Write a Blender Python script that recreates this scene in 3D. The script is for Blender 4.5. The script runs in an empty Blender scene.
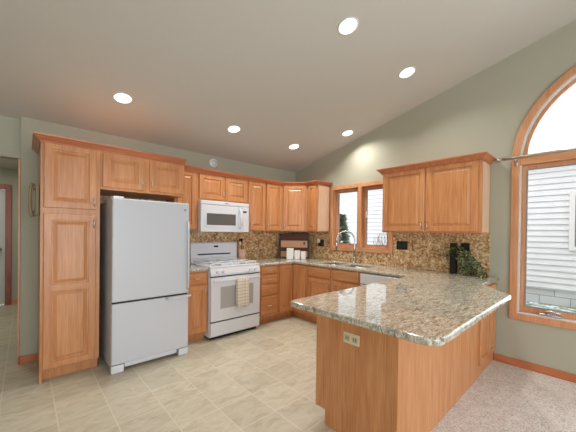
import bpy, bmesh, math, random
from mathutils import Vector, Matrix, noise
C = bpy.context.scene.collection
PI = math.pi
# ------------------------------------------------------------ camera
cam_d = bpy.data.cameras.new('camera')
cam = bpy.data.objects.new('camera', cam_d); C.objects.link(cam)
bpy.context.scene.camera = cam
CX, CY, CZ, YAW, PIT, ROL, FPX, PX, PY = -3.7921, -3.9607, 1.374, 0.7402, -0.0072, 0.0125, 288.175, 287.95, 234.04
fw = Vector((math.cos(PIT)*math.sin(YAW), math.cos(PIT)*math.cos(YAW), math.sin(PIT)))
rt = Vector((math.cos(YAW), -math.sin(YAW), 0)); up = rt.cross(fw)
r2 = math.cos(ROL)*rt + math.sin(ROL)*up; u2 = r2.cross(fw)
cam.matrix_world = Matrix((( r2.x, u2.x, -fw.x, CX), (r2.y, u2.y, -fw.y, CY), (r2.z, u2.z, -fw.z, CZ), (0, 0, 0, 1)))
cam_d.sensor_fit = 'HORIZONTAL'; cam_d.sensor_width = 36
cam_d.lens = FPX/576*36
cam_d.shift_x = (288-PX)/576
cam_d.shift_y = (PY-216)/576
cam_d.clip_start = .02; cam_d.clip_end = 200
# ------------------------------------------------------------ world and light
sc = bpy.context.scene
w = bpy.data.worlds.new('sky'); sc.world = w; w.use_nodes = True
bg = w.node_tree.nodes['Background']
bg.inputs[0].default_value = (0.94, 0.96, 1.0, 1); bg.inputs[1].default_value = 3.3
sc.view_settings.view_transform = 'Standard'; sc.view_settings.look = 'None'
sc.view_settings.gamma = 1; sc.view_settings.use_curve_mapping = False
sc.view_settings.exposure = -0.30
def area(name, loc, direction, sx, sy, power, col):
    l = bpy.data.lights.new(name, 'AREA'); l.shape = 'RECTANGLE'; l.size = sx; l.size_y = sy
    l.energy = power; l.color = col
    o = bpy.data.objects.new(name, l); C.objects.link(o); o.location = loc
    o.rotation_euler = Vector(direction).to_track_quat('-Z', 'Y').to_euler()
    return o
# daylight area lights; back and left ones added, their windows unseen and assumed
DAY = (0.89, 0.95, 1.0)
area('daylight_patio', (-3.3, -8.15, 1.35), (0, 1, 0.02), 3.8, 2.2, 120, DAY)
area('daylight_side', (-6.25, -5.6, 1.4), (1, 0, 0.02), 2.6, 1.9, 14, DAY)
area('daylight_arch', (0.12, -4.25, 1.6), (-1, 0, 0), 1.7, 2.6, 40, DAY)
area('hall_daylight', (-4.4, 1.8, 2.43), (0, 0, -1), .5, 1.6, 16, (1, .95, .85))  # added warm fill under the hall ceiling, no fixture, brightens the hall
LAMP_W = 9.5
LAMP_COL = (1.0, 0.96, 0.90)
# ------------------------------------------------------------ materials
def newmat(name):
    m = bpy.data.materials.new(name); m.use_nodes = True
    return m, m.node_tree, m.node_tree.nodes['Principled BSDF']
def N(nt, t, **k):
    n = nt.nodes.new(t)
    for a, b in k.items(): setattr(n, a, b)
    return n
def L(nt, a, b): nt.links.new(a, b)
def srgb(r, g, b):
    f = lambda c: (c/255/12.92) if c/255 <= .04045 else ((c/255+.055)/1.055)**2.4
    return (f(r), f(g), f(b), 1)
def plain(name, col, rough=.5, metal=0, spec=.5, coat=0, bump=None):
    m, nt, p = newmat(name)
    p.inputs['Base Color'].default_value = col; p.inputs['Roughness'].default_value = rough
    p.inputs['Metallic'].default_value = metal; p.inputs['Specular IOR Level'].default_value = spec
    p.inputs['Coat Weight'].default_value = coat
    tc = N(nt, 'ShaderNodeTexCoord'); nz = N(nt, 'ShaderNodeTexNoise')
    nz.inputs['Scale'].default_value = bump[0] if bump else 30
    L(nt, tc.outputs['Object'], nz.inputs['Vector'])
    b = N(nt, 'ShaderNodeBump'); b.inputs['Strength'].default_value = bump[1] if bump else .02
    b.inputs['Distance'].default_value = .01
    L(nt, nz.outputs['Fac'], b.inputs['Height']); L(nt, b.outputs['Normal'], p.inputs['Normal'])
    return m
def ramp(nt, stops):
    r = N(nt, 'ShaderNodeValToRGB'); e = r.color_ramp.elements
    while len(e) < len(stops): e.new(.5)
    for x, (pos, c) in zip(e, stops): x.position = pos; x.color = c
    return r
def oak(name, axis='Z', light=(212, 152, 102), dark=(182, 116, 68), rough=.36):
    m, nt, p = newmat(name)
    tc = N(nt, 'ShaderNodeTexCoord')
    def mp(sx, sl):
        q = N(nt, 'ShaderNodeMapping'); s = [sx, sx, sx]; s['XYZ'.index(axis)] = sl
        q.inputs['Scale'].default_value = s; L(nt, tc.outputs['Object'], q.inputs['Vector']); return q
    # cathedral figure
    q = mp(5.5, .75); n1 = N(nt, 'ShaderNodeTexNoise'); n1.inputs['Scale'].default_value = 1.3; n1.inputs['Detail'].default_value = 2
    L(nt, q.outputs[0], n1.inputs['Vector'])
    mu = N(nt, 'ShaderNodeMath', operation='MULTIPLY'); mu.inputs[1].default_value = 26; L(nt, n1.outputs['Fac'], mu.inputs[0])
    fr = N(nt, 'ShaderNodeMath', operation='SINE'); L(nt, mu.outputs[0], fr.inputs[0])
    ma = N(nt, 'ShaderNodeMath', operation='MULTIPLY_ADD'); ma.inputs[1].default_value = .5; ma.inputs[2].default_value = .5
    L(nt, fr.outputs[0], ma.inputs[0])
    # pores
    q2 = mp(190, 5); n2 = N(nt, 'ShaderNodeTexNoise'); n2.inputs['Scale'].default_value = 1; n2.inputs['Detail'].default_value = 3
    L(nt, q2.outputs[0], n2.inputs['Vector'])
    q3 = mp(60, 1.6); n3 = N(nt, 'ShaderNodeTexNoise'); n3.inputs['Scale'].default_value = 1
    L(nt, q3.outputs[0], n3.inputs['Vector'])
    a = N(nt, 'ShaderNodeMath', operation='MULTIPLY_ADD'); a.inputs[1].default_value = .12; L(nt, ma.outputs[0], a.inputs[0])
    b = N(nt, 'ShaderNodeMath', operation='MULTIPLY'); b.inputs[1].default_value = .62; L(nt, n2.outputs['Fac'], b.inputs[0]); L(nt, b.outputs[0], a.inputs[2])
    c = N(nt, 'ShaderNodeMath', operation='MULTIPLY_ADD'); c.inputs[1].default_value = .38; L(nt, n3.outputs['Fac'], c.inputs[0]); L(nt, a.outputs[0], c.inputs[2])
    r = ramp(nt, [(.38, srgb(*light)), (.76, srgb(*dark))]); L(nt, c.outputs[0], r.inputs['Fac'])
    L(nt, r.outputs['Color'], p.inputs['Base Color'])
    p.inputs['Roughness'].default_value = rough
    p.inputs['Coat Weight'].default_value = .12; p.inputs['Coat Roughness'].default_value = .25
    bp = N(nt, 'ShaderNodeBump'); bp.inputs['Strength'].default_value = .08; bp.inputs['Distance'].default_value = .003
    L(nt, n2.outputs['Fac'], bp.inputs['Height']); L(nt, bp.outputs['Normal'], p.inputs['Normal'])
    return m
OAK = oak('oak_upright', 'Z'); OAKX = oak('oak_lengthwise', 'X'); OAKY = oak('oak_crosswise', 'Y')
TRIM = oak('oak_trim_upright', 'Z', (216, 160, 118), (192, 130, 88)); TRIMX = oak('oak_trim_x', 'X', (216, 160, 118), (192, 130, 88)); TRIMY = oak('oak_trim_y', 'Y', (216, 160, 118), (192, 130, 88))
CROWN = oak('oak_moulding_x', 'X', (196, 122, 80), (164, 90, 55)); CROWNY = oak('oak_moulding_y', 'Y', (196, 122, 80), (164, 90, 55))
REDW = oak('red_stained_oak', 'Z', (160, 82, 50), (120, 52, 30))
M = dict(
    wall=plain('sage_paint', srgb(174, 172, 154), .7, bump=(60, .04)),
    ceil=plain('ceiling_paint', srgb(200, 197, 189), .9, bump=(40, .08)),
    white=plain('white_enamel', srgb(222, 225, 232), .25, coat=.3),
    fridge=plain('white_textured_enamel', srgb(202, 205, 213), .34, bump=(300, .03)),
    grey=plain('grey_plastic', srgb(140, 142, 146), .5),
    chrome=plain('brushed_chrome', srgb(190, 190, 192), .25, 1),
    nickel=plain('satin_nickel', srgb(205, 200, 192), .3, 1),
    black=plain('black_plastic', srgb(18, 18, 20), .35),
    dark=plain('dark_gap', srgb(40, 36, 32), .7),
    glassdark=plain('oven_window', srgb(176, 176, 172), .12),
    mwin=plain('microwave_window', srgb(100, 98, 96), .12),
    ivory=plain('ivory_plastic', srgb(222, 208, 172), .4),
    tan=plain('tan_plastic', srgb(150, 130, 92), .4),
    ceramic=plain('white_ceramic', srgb(232, 232, 230), .3),
    crock=plain('pale_pink_ceramic', srgb(222, 178, 150), .45),
    steel=plain('stainless_sink', srgb(150, 148, 145), .35, 1),
    vinylw=plain('white_vinyl', srgb(225, 222, 220), .4),
    roof=plain('snowy_roof', srgb(235, 238, 242), .9),
    walnut=oak('walnut', 'X', (112, 56, 34), (74, 34, 20), .7),
    maple=oak('maple', 'X', (236, 190, 150), (214, 162, 122), .7),
    lam=oak('pale_laminate', 'Z', (232, 196, 164), (216, 176, 142)),  # paler tone of the cabinet grain, for two side panels
    utwood=oak('pale_utensil_wood', 'Z', (225, 195, 155), (200, 165, 120)),
    doorw=plain('white_door_paint', srgb(205, 208, 205), .5),
)
def lap():
    m, nt, p = newmat('white_siding'); p.inputs['Base Color'].default_value = srgb(220, 220, 223); p.inputs['Roughness'].default_value = .6
    tc = N(nt, 'ShaderNodeTexCoord'); nz = N(nt, 'ShaderNodeTexNoise'); nz.inputs['Scale'].default_value = 4
    L(nt, tc.outputs['Object'], nz.inputs['Vector'])
    r = ramp(nt, [(.3, srgb(214, 214, 218)), (.7, srgb(224, 224, 226))]); L(nt, nz.outputs['Fac'], r.inputs['Fac']); L(nt, r.outputs[0], p.inputs['Base Color'])
    return m
M['siding'] = lap()
def blocks():
    m, nt, p = newmat('concrete_blocks'); tc = N(nt, 'ShaderNodeTexCoord')
    sx = N(nt, 'ShaderNodeSeparateXYZ'); cb = N(nt, 'ShaderNodeCombineXYZ'); L(nt, tc.outputs['Object'], sx.inputs[0])
    L(nt, sx.outputs['Y'], cb.inputs['X']); L(nt, sx.outputs['Z'], cb.inputs['Y'])
    b = N(nt, 'ShaderNodeTexBrick'); b.inputs['Scale'].default_value = 1; b.inputs['Brick Width'].default_value = .40; b.inputs['Row Height'].default_value = .15
    b.inputs['Mortar Size'].default_value = .006; b.inputs['Color1'].default_value = srgb(196, 196, 198); b.inputs['Color2'].default_value = srgb(210, 210, 212); b.inputs['Mortar'].default_value = srgb(140, 142, 146)
    L(nt, cb.outputs[0], b.inputs['Vector']); L(nt, b.outputs['Color'], p.inputs['Base Color']); p.inputs['Roughness'].default_value = .9
    return m
M['block'] = blocks()
def granite():
    m, nt, p = newmat('polished_granite'); tc = N(nt, 'ShaderNodeTexCoord')
    mp = N(nt, 'ShaderNodeMapping'); mp.inputs['Rotation'].default_value = (0, 0, .5); mp.inputs['Scale'].default_value = (17, 52, 30)
    L(nt, tc.outputs['Object'], mp.inputs['Vector'])
    n1 = N(nt, 'ShaderNodeTexNoise'); n1.inputs['Scale'].default_value = 1; n1.inputs['Detail'].default_value = 7; n1.inputs['Roughness'].default_value = .68; n1.inputs['Distortion'].default_value = 1.2
    L(nt, mp.outputs[0], n1.inputs['Vector'])
    r1 = ramp(nt, [(.32, srgb(108, 101, 86)), (.42, srgb(160, 154, 137)), (.52, srgb(194, 189, 174)), (.64, srgb(222, 218, 207))])
    L(nt, n1.outputs['Fac'], r1.inputs['Fac'])
    n2 = N(nt, 'ShaderNodeTexNoise'); n2.inputs['Scale'].default_value = 120; n2.inputs['Detail'].default_value = 3
    L(nt, tc.outputs['Object'], n2.inputs['Vector'])
    r2_ = ramp(nt, [(.36, srgb(140, 122, 104)), (.48, srgb(255, 253, 250))]); L(nt, n2.outputs['Fac'], r2_.inputs['Fac'])
    mx = N(nt, 'ShaderNodeMixRGB', blend_type='MULTIPLY'); mx.inputs['Fac'].default_value = .55
    L(nt, r1.outputs[0], mx.inputs[1]); L(nt, r2_.outputs[0], mx.inputs[2])
    L(nt, mx.outputs[0], p.inputs['Base Color']); p.inputs['Roughness'].default_value = .04
    p.inputs['Specular IOR Level'].default_value = .8; p.inputs['IOR'].default_value = 1.6
    return m
M['granite'] = granite()
def mosaic():
    m, nt, p = newmat('mosaic_tile'); tc = N(nt, 'ShaderNodeTexCoord')
    v = N(nt, 'ShaderNodeTexVoronoi'); v.inputs['Scale'].default_value = 52; L(nt, tc.outputs['Object'], v.inputs['Vector'])
    s = N(nt, 'ShaderNodeSeparateColor'); L(nt, v.outputs['Color'], s.inputs[0])
    r = ramp(nt, [(0, srgb(104, 66, 38)), (.22, srgb(158, 100, 62)), (.48, srgb(190, 152, 98)), (.72, srgb(218, 190, 140)), (.97, srgb(242, 228, 194))]); L(nt, s.outputs[0], r.inputs['Fac'])
    n = N(nt, 'ShaderNodeTexNoise'); n.inputs['Scale'].default_value = 14; n.inputs['Detail'].default_value = 6; L(nt, tc.outputs['Object'], n.inputs['Vector'])
    r3 = ramp(nt, [(.36, srgb(116, 76, 44)), (.5, srgb(188, 150, 102)), (.66, srgb(226, 206, 166))]); L(nt, n.outputs['Fac'], r3.inputs['Fac'])
    mx = N(nt, 'ShaderNodeMixRGB'); mx.inputs['Fac'].default_value = .42; L(nt, r.outputs[0], mx.inputs[1]); L(nt, r3.outputs[0], mx.inputs[2])
    L(nt, mx.outputs[0], p.inputs['Base Color']); p.inputs['Roughness'].default_value = .35
    b = N(nt, 'ShaderNodeBump'); b.inputs['Strength'].default_value = .3; b.inputs['Distance'].default_value = .003; L(nt, v.outputs['Distance'], b.inputs['Height']); L(nt, b.outputs[0], p.inputs['Normal'])
    return m
M['mosaic'] = mosaic()
def vinyl():
    m, nt, p = newmat('tile_floor'); tc = N(nt, 'ShaderNodeTexCoord')
    mp = N(nt, 'ShaderNodeMapping'); mp.inputs['Location'].default_value = (2.055+.3117*30, 1.67+.307*30, 0)
    L(nt, tc.outputs['Object'], mp.inputs['Vector'])
    b = N(nt, 'ShaderNodeTexBrick'); b.offset = 0; b.inputs['Scale'].default_value = 1; b.inputs['Brick Width'].default_value = .3117; b.inputs['Row Height'].default_value = .307
    b.inputs['Mortar Size'].default_value = .0035; b.inputs['Mortar Smooth'].default_value = .3
    b.inputs['Color1'].default_value = (0, 0, 0, 1); b.inputs['Color2'].default_value = (1, 1, 1, 1); b.inputs['Mortar'].default_value = (.5, .5, .5, 1)
    L(nt, mp.outputs[0], b.inputs['Vector'])
    n = N(nt, 'ShaderNodeTexNoise'); n.inputs['Scale'].default_value = 1.0; n.inputs['Detail'].default_value = 7; n.inputs['Distortion'].default_value = 1.6; n.inputs['Roughness'].default_value = .6
    # veining offset per tile
    q = N(nt, 'ShaderNodeMapping'); q.inputs['Scale'].default_value = (5, 10, 5); L(nt, tc.outputs['Object'], q.inputs['Vector'])
    va = N(nt, 'ShaderNodeVectorMath', operation='MULTIPLY_ADD'); va.inputs[1].default_value = (7, 7, 7); L(nt, b.outputs['Color'], va.inputs[0]); L(nt, q.outputs[0], va.inputs[2])
    L(nt, va.outputs[0], n.inputs['Vector'])
    r = ramp(nt, [(.30, srgb(186, 175, 150)), (.5, srgb(203, 194, 172)), (.7, srgb(214, 206, 188))]); L(nt, n.outputs['Fac'], r.inputs['Fac'])
    mt = N(nt, 'ShaderNodeMixRGB', blend_type='MULTIPLY'); mt.inputs['Fac'].default_value = .14; L(nt, r.outputs[0], mt.inputs[1]); L(nt, b.outputs['Color'], mt.inputs[2])
    mx = N(nt, 'ShaderNodeMixRGB'); L(nt, b.outputs['Fac'], mx.inputs['Fac']); L(nt, mt.outputs[0], mx.inputs[1]); mx.inputs[2].default_value = srgb(218, 208, 188)
    L(nt, mx.outputs[0], p.inputs['Base Color']); p.inputs['Roughness'].default_value = .42
    return m
M['vinyl'] = vinyl()
def carpet():
    m, nt, p = newmat('beige_carpet'); tc = N(nt, 'ShaderNodeTexCoord')
    n = N(nt, 'ShaderNodeTexNoise'); n.inputs['Scale'].default_value = 110; n.inputs['Detail'].default_value = 4; L(nt, tc.outputs['Object'], n.inputs['Vector'])
    n2 = N(nt, 'ShaderNodeTexNoise'); n2.inputs['Scale'].default_value = 14; n2.inputs['Detail'].default_value = 3; L(nt, tc.outputs['Object'], n2.inputs['Vector'])
    a = N(nt, 'ShaderNodeMath', operation='MULTIPLY_ADD'); a.inputs[1].default_value = .25; L(nt, n2.outputs['Fac'], a.inputs[0]); L(nt, n.outputs['Fac'], a.inputs[2])
    r = ramp(nt, [(.44, srgb(190, 178, 170)), (.60, srgb(224, 216, 210)), (.74, srgb(240, 236, 232))]); L(nt, a.outputs[0], r.inputs['Fac'])
    L(nt, r.outputs[0], p.inputs['Base Color']); p.inputs['Roughness'].default_value = 1; p.inputs['Specular IOR Level'].default_value = .1
    b = N(nt, 'ShaderNodeBump'); b.inputs['Strength'].default_value = .8; b.inputs['Distance'].default_value = .01; L(nt, n.outputs['Fac'], b.inputs['Height']); L(nt, b.outputs[0], p.inputs['Normal'])
    return m
M['carpet'] = carpet()
def frost():
    m, nt, p = newmat('frosty_grass'); tc = N(nt, 'ShaderNodeTexCoord')
    n = N(nt, 'ShaderNodeTexNoise'); n.inputs['Scale'].default_value = 9; n.inputs['Detail'].default_value = 8; L(nt, tc.outputs['Object'], n.inputs['Vector'])
    r = ramp(nt, [(.38, srgb(120, 135, 105)), (.50, srgb(165, 178, 160)), (.60, srgb(230, 236, 240))]); L(nt, n.outputs['Fac'], r.inputs['Fac'])
    L(nt, r.outputs[0], p.inputs['Base Color']); p.inputs['Roughness'].default_value = 1
    return m
M['frost'] = frost()
def leafm(name, a, b_):
    m, nt, p = newmat(name); tc = N(nt, 'ShaderNodeTexCoord')
    n = N(nt, 'ShaderNodeTexNoise'); n.inputs['Scale'].default_value = 60; L(nt, tc.outputs['Object'], n.inputs['Vector'])
    r = ramp(nt, [(.42, srgb(*a)), (.72, srgb(*b_))]); L(nt, n.outputs['Fac'], r.inputs['Fac']); L(nt, r.outputs[0], p.inputs['Base Color']); p.inputs['Roughness'].default_value = .5
    return m
M['leaf'] = leafm('variegated_leaf', (30, 42, 18), (205, 208, 140)); M['conifer'] = leafm('conifer_green', (104, 122, 96), (165, 178, 152)); M['twig'] = leafm('bare_twig', (120, 100, 90), (160, 140, 130))
def glass():
    m, nt, p = newmat('window_glass'); nt.nodes.remove(p)
    t = N(nt, 'ShaderNodeBsdfTransparent'); g = N(nt, 'ShaderNodeBsdfGlossy'); g.inputs['Roughness'].default_value = .02
    f = N(nt, 'ShaderNodeFresnel'); f.inputs['IOR'].default_value = 1.25; mx = N(nt, 'ShaderNodeMixShader')
    L(nt, f.outputs[0], mx.inputs[0]); L(nt, t.outputs[0], mx.inputs[1]); L(nt, g.outputs[0], mx.inputs[2])
    L(nt, mx.outputs[0], nt.nodes['Material Output'].inputs['Surface']); return m
M['glass'] = glass()
def emis(name, col, s):
    m, nt, p = newmat(name); p.inputs['Emission Color'].default_value = col; p.inputs['Emission Strength'].default_value = s; p.inputs['Base Color'].default_value = (.9, .9, .9, 1); return m
M['lamp'] = emis('lamp_diffuser', (1, .97, .92, 1), 3.0)
def checker_towel():
    m, nt, p = newmat('plaid_towel'); tc = N(nt, 'ShaderNodeTexCoord'); s = N(nt, 'ShaderNodeSeparateXYZ'); L(nt, tc.outputs['Object'], s.inputs[0])
    out = []
    for ax, k in (('X', 24), ('Z', 24)):
        a = N(nt, 'ShaderNodeMath', operation='MULTIPLY'); a.inputs[1].default_value = k; L(nt, s.outputs[ax], a.inputs[0])
        f = N(nt, 'ShaderNodeMath', operation='FRACT'); L(nt, a.outputs[0], f.inputs[0])
        g = N(nt, 'ShaderNodeMath', operation='LESS_THAN'); g.inputs[1].default_value = .2; L(nt, f.outputs[0], g.inputs[0]); out.append(g)
    ad = N(nt, 'ShaderNodeMath', operation='ADD'); L(nt, out[0].outputs[0], ad.inputs[0]); L(nt, out[1].outputs[0], ad.inputs[1])
    h = N(nt, 'ShaderNodeMath', operation='MULTIPLY'); h.inputs[1].default_value = .5; L(nt, ad.outputs[0], h.inputs[0])
    r = ramp(nt, [(0, srgb(232, 222, 208)), (1, srgb(168, 152, 136))]); L(nt, h.outputs[0], r.inputs['Fac']); L(nt, r.outputs[0], p.inputs['Base Color']); p.inputs['Roughness'].default_value = .95
    return m
M['towel'] = checker_towel()
# ------------------------------------------------------------ geometry helpers
def link(name, me, mat, parent=None):
    o = bpy.data.objects.new(name, me); C.objects.link(o)
    if mat is not None and not me.materials: me.materials.append(mat)
    if parent: o.parent = parent
    return o
def obj(name, bm, mat, parent=None, smooth=False):
    me = bpy.data.meshes.new(name); bmesh.ops.recalc_face_normals(bm, faces=bm.faces); bm.to_mesh(me); bm.free()
    if smooth:
        for f in me.polygons: f.use_smooth = True
    return link(name, me, mat, parent)
def box(bm, x0, x1, y0, y1, z0, z1, bev=0):
    r = bmesh.ops.create_cube(bm, size=1)
    vs = r['verts']
    for v in vs: v.co = Vector((x0+(v.co.x+.5)*(x1-x0), y0+(v.co.y+.5)*(y1-y0), z0+(v.co.z+.5)*(z1-z0)))
    if bev:
        es = list({e for v in vs for e in v.link_edges})
        bmesh.ops.bevel(bm, geom=es, offset=bev, segments=2, affect='EDGES', profile=.5)
    return bm
def bx(*a): return box(bmesh.new(), *a)
def tube(bm, pts, r, n=10, cap=True):
    pts = [Vector(p) for p in pts]; rings = []
    rs = r if isinstance(r, (list, tuple)) else [r]*len(pts)
    prev = None
    for i, p in enumerate(pts):
        t = (pts[min(i+1, len(pts)-1)]-pts[max(i-1, 0)]).normalized()
        a = prev if prev else (Vector((0, 0, 1)) if abs(t.z) < .9 else Vector((1, 0, 0)))
        s = t.cross(a).normalized(); a = s.cross(t).normalized(); prev = a
        rings.append([bm.verts.new(p+rs[i]*(math.cos(2*PI*k/n)*s+math.sin(2*PI*k/n)*a)) for k in range(n)])
    for A, B in zip(rings, rings[1:]):
        for k in range(n): bm.faces.new((A[k], A[(k+1) % n], B[(k+1) % n], B[k]))
    if cap: bm.faces.new(rings[0][::-1]); bm.faces.new(rings[-1])
    return bm
def lathe(bm, prof, c=(0, 0, 0), n=32, axis='Z', cap=True):
    rings = []
    for r, h in prof:
        ring = []
        for k in range(n):
            a = 2*PI*k/n; u, v = r*math.cos(a), r*math.sin(a)
            p = {'Z': (u, v, h), 'Y': (u, h, v), 'X': (h, u, v)}[axis]
            ring.append(bm.verts.new(Vector(p)+Vector(c)))
        rings.append(ring)
    for A, B in zip(rings, rings[1:]):
        for k in range(n): bm.faces.new((A[k], A[(k+1) % n], B[(k+1) % n], B[k]))
    if cap: bm.faces.new(rings[0][::-1]); bm.faces.new(rings[-1])
    return bm
def prism(bm, poly, h0, h1, axis='Z'):
    mp = {'Z': lambda a, b, h: (a, b, h), 'X': lambda a, b, h: (h, a, b), 'Y': lambda a, b, h: (a, h, b)}[axis]
    A = [bm.verts.new(mp(a, b, h0)) for a, b in poly]; B = [bm.verts.new(mp(a, b, h1)) for a, b in poly]
    n = len(poly)
    for k in range(n): bm.faces.new((A[k], A[(k+1) % n], B[(k+1) % n], B[k]))
    bm.faces.new(A[::-1]); bm.faces.new(B)
    return bm
def sheet(name, loops, thick, bevel, mat, matrix=None, parent=None):
    """outline with holes, given thickness and a rounded edge; returns a mesh object (outline in local xy, 0..thick in z)"""
    cu = bpy.data.curves.new(name, 'CURVE'); cu.dimensions = '2D'; cu.fill_mode = 'BOTH'
    for lp in loops:
        sp = cu.splines.new('POLY'); sp.points.add(len(lp)-1)
        for p, (a, b) in zip(sp.points, lp): p.co = (a, b, 0, 1)
        sp.use_cyclic_u = True
    cu.extrude = thick/2-bevel; cu.bevel_depth = bevel; cu.bevel_resolution = 2; cu.offset = -bevel
    t = bpy.data.objects.new('t', cu); C.objects.link(t)
    dg = bpy.context.evaluated_depsgraph_get(); me = bpy.data.meshes.new_from_object(t.evaluated_get(dg))
    bpy.data.objects.remove(t)
    me.transform(Matrix.Translation((0, 0, thick/2)))
    if matrix is not None: me.transform(matrix)
    me.name = name; me.materials.clear()
    return link(name, me, mat, parent)
def rect(a0, a1, b0, b1): return [(a0, b0), (a1, b0), (a1, b1), (a0, b1)]
# maps outline (a,b,h) -> world (x = X0+h, y = a, z = b)
def YZ(x0): return Matrix(((0, 0, 1, x0), (1, 0, 0, 0), (0, 1, 0, 0), (0, 0, 0, 1)))
def XZ(y0): return Matrix(((1, 0, 0, 0), (0, 0, 1, y0), (0, 1, 0, 0), (0, 0, 0, 1)))
def sweep(bm, path, prof, z):
    """moulding: prof = (out, up) points swept along a plan polyline, mitred; outward is to the right of travel"""
    P = [Vector((x, y)) for x, y in path]; dirs = [(b-a).normalized() for a, b in zip(P, P[1:])]
    nr = lambda d: Vector((d.y, -d.x))
    rows = []
    for i, p in enumerate(P):
        if i == 0: m = nr(dirs[0])
        elif i == len(P)-1: m = nr(dirs[-1])
        else:
            a, b = nr(dirs[i-1]), nr(dirs[i]); m = (a+b); m = m/ max(.2, m.dot(a))
        rows.append([bm.verts.new((p.x+m.x*o, p.y+m.y*o, z+u)) for o, u in prof])
    n = len(prof)
    for A, B in zip(rows, rows[1:]):
        for k in range(n): bm.faces.new((A[k], B[k], B[(k+1) % n], A[(k+1) % n]))
    bm.faces.new(rows[0]); bm.faces.new(rows[-1][::-1])
    return bm
def thing(name, label, cat, loc=(0, 0, 0), rz=0, group=None):
    o = bpy.data.objects.new(name, None); C.objects.link(o); o.location = loc; o.rotation_euler = (0, 0, rz)
    o.empty_display_size = .05
    o['label'] = label; o['category'] = cat
    if group: o['group'] = group
    return o
def tag(o, label, cat, group=None, kind=None):
    o['label'] = label; o['category'] = cat
    if group: o['group'] = group
    if kind: o['kind'] = kind
    return o
def struct(o): o['kind'] = 'structure'; return o
# ------------------------------------------------------------ setting
SL = .237; Z0 = 2.5
RY = -4.3                                                     # ridge of the vault
ceil_z = lambda y: Z0 - SL*y if y > RY else Z0 - SL*RY + SL*(y-RY)
fl = bmesh.new()
prism(fl, [(-6.4, -8.3), (-1.85, -8.3), (-1.85, -3.167), (-1.85, -2.6), (0, -2.6), (0, 0), (-3.0, 0), (-3.0, 4.2), (-6.4, 4.2)], -.05, 0)
struct(obj('floor', fl, M['vinyl']))
struct(obj('floor_carpet', prism(bmesh.new(), [(-1.85, -8.3), (0, -8.3), (0, -2.6), (-1.85, -2.6)], -.05, .004), M['carpet']))
cb = bmesh.new()
prism(cb, [(0.15, Z0-SL*.15), (RY, ceil_z(RY)), (-8.45, ceil_z(-8.45)), (-8.45, ceil_z(-8.45)+.12), (RY, ceil_z(RY)+.12), (.15, Z0+.12)], -6.55, .15, 'X')
struct(obj('ceiling', cb, M['ceil']))
hallc = struct(obj('ceiling_hall', bx(-6.55, -2.9, .12, 4.35, 2.45, 2.57), M['ceil']))
# wall with range: ends at the hall opening
struct(obj('wall_back', prism(bmesh.new(), [(-3.825, 0), (.15, 0), (.15, Z0+.05), (-3.825, Z0+.05)], 0, .12, 'Y'), M['wall']))
struct(obj('wall_header', bx(-4.9, -3.825, .06, .18, 2.09, 2.56), M['wall']))
struct(obj('wall_back_left', bx(-6.5, -4.9, 0, .12, 0, 2.55), M['wall']))
struct(obj('wall_hall_right', bx(-3.72, -3.6, .12, 3.3, 0, 2.5), M['wall']))
wh = sheet('wall_hall_end', [[(-6.5, 0), (-4.93, 0), (-4.93, 2.1), (-4.03, 2.1), (-4.03, 0), (-3.5, 0), (-3.5, 2.5), (-6.5, 2.5)]], .12, 0, M['wall'], XZ(3.25)); struct(wh)
struct(obj('wall_hall_left', bx(-5.1, -4.98, .12, 3.25, 0, 2.5), M['wall']))
# hall door
d1 = bpy.data.objects.new('door_1', None); C.objects.link(d1); d1.location = (-4.48, 3.3, 0); struct(d1)
def loc(o, parent):   # keep world-space mesh under a located empty
    o.data.transform(parent.matrix_basis.inverted()); return o
loc(obj('door_leaf', bx(-4.9, -4.05, 3.29, 3.33, .01, 2.07, .003), M['doorw'], d1), d1)
cs = bmesh.new()
for x0, x1, z0, z1 in ((-4.05, -3.965, 0, 2.16), (-4.99, -4.91, 0, 2.16), (-4.91, -4.05, 2.075, 2.16)): box(cs, x0, x1, 3.225, 3.25, z0, z1, .004)
for x0, x1, z0, z1 in ((-4.05, -4.03, 0, 2.1), (-4.93, -4.91, 0, 2.1), (-4.91, -4.05, 2.075, 2.1)): box(cs, x0, x1, 3.25, 3.37, z0, z1)
loc(obj('door_casing', cs, REDW, d1), d1)
hn = bmesh.new(); lathe(hn, [(.001, -.0), (.028, 0), (.028, .01), (.012, .012), (.012, .05), (.028, .06), (.03, .08), (.018, .095), (.001, .097)], (0, 0, 0), 20, 'Y')
for v in hn.verts: v.co.y = 3.29-v.co.y; v.co.x += -4.12; v.co.z += 1.0
loc(obj('door_handle', hn, M['nickel'], d1, True), d1)
# side wall with windows
hole1 = rect(-1.935, -.925, 1.135, 2.085)
YC, ZS, RO = -4.25, 2.14, .95
def arch(r, zb, n=40):
    return [(YC+r, zb)]+[(YC+r*math.cos(PI*k/n), ZS+r*math.sin(PI*k/n)) for k in range(n+1)]+[(YC-r, zb)]
wb = sheet('wall_right', [[(0, -.05), (0, Z0+.02), (RY, ceil_z(RY)+.03), (-8.3, ceil_z(-8.3)+.03), (-8.3, -.05)], hole1, arch(.885, .56)], .15, 0, M['wall'], YZ(0)); struct(wb)
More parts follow.
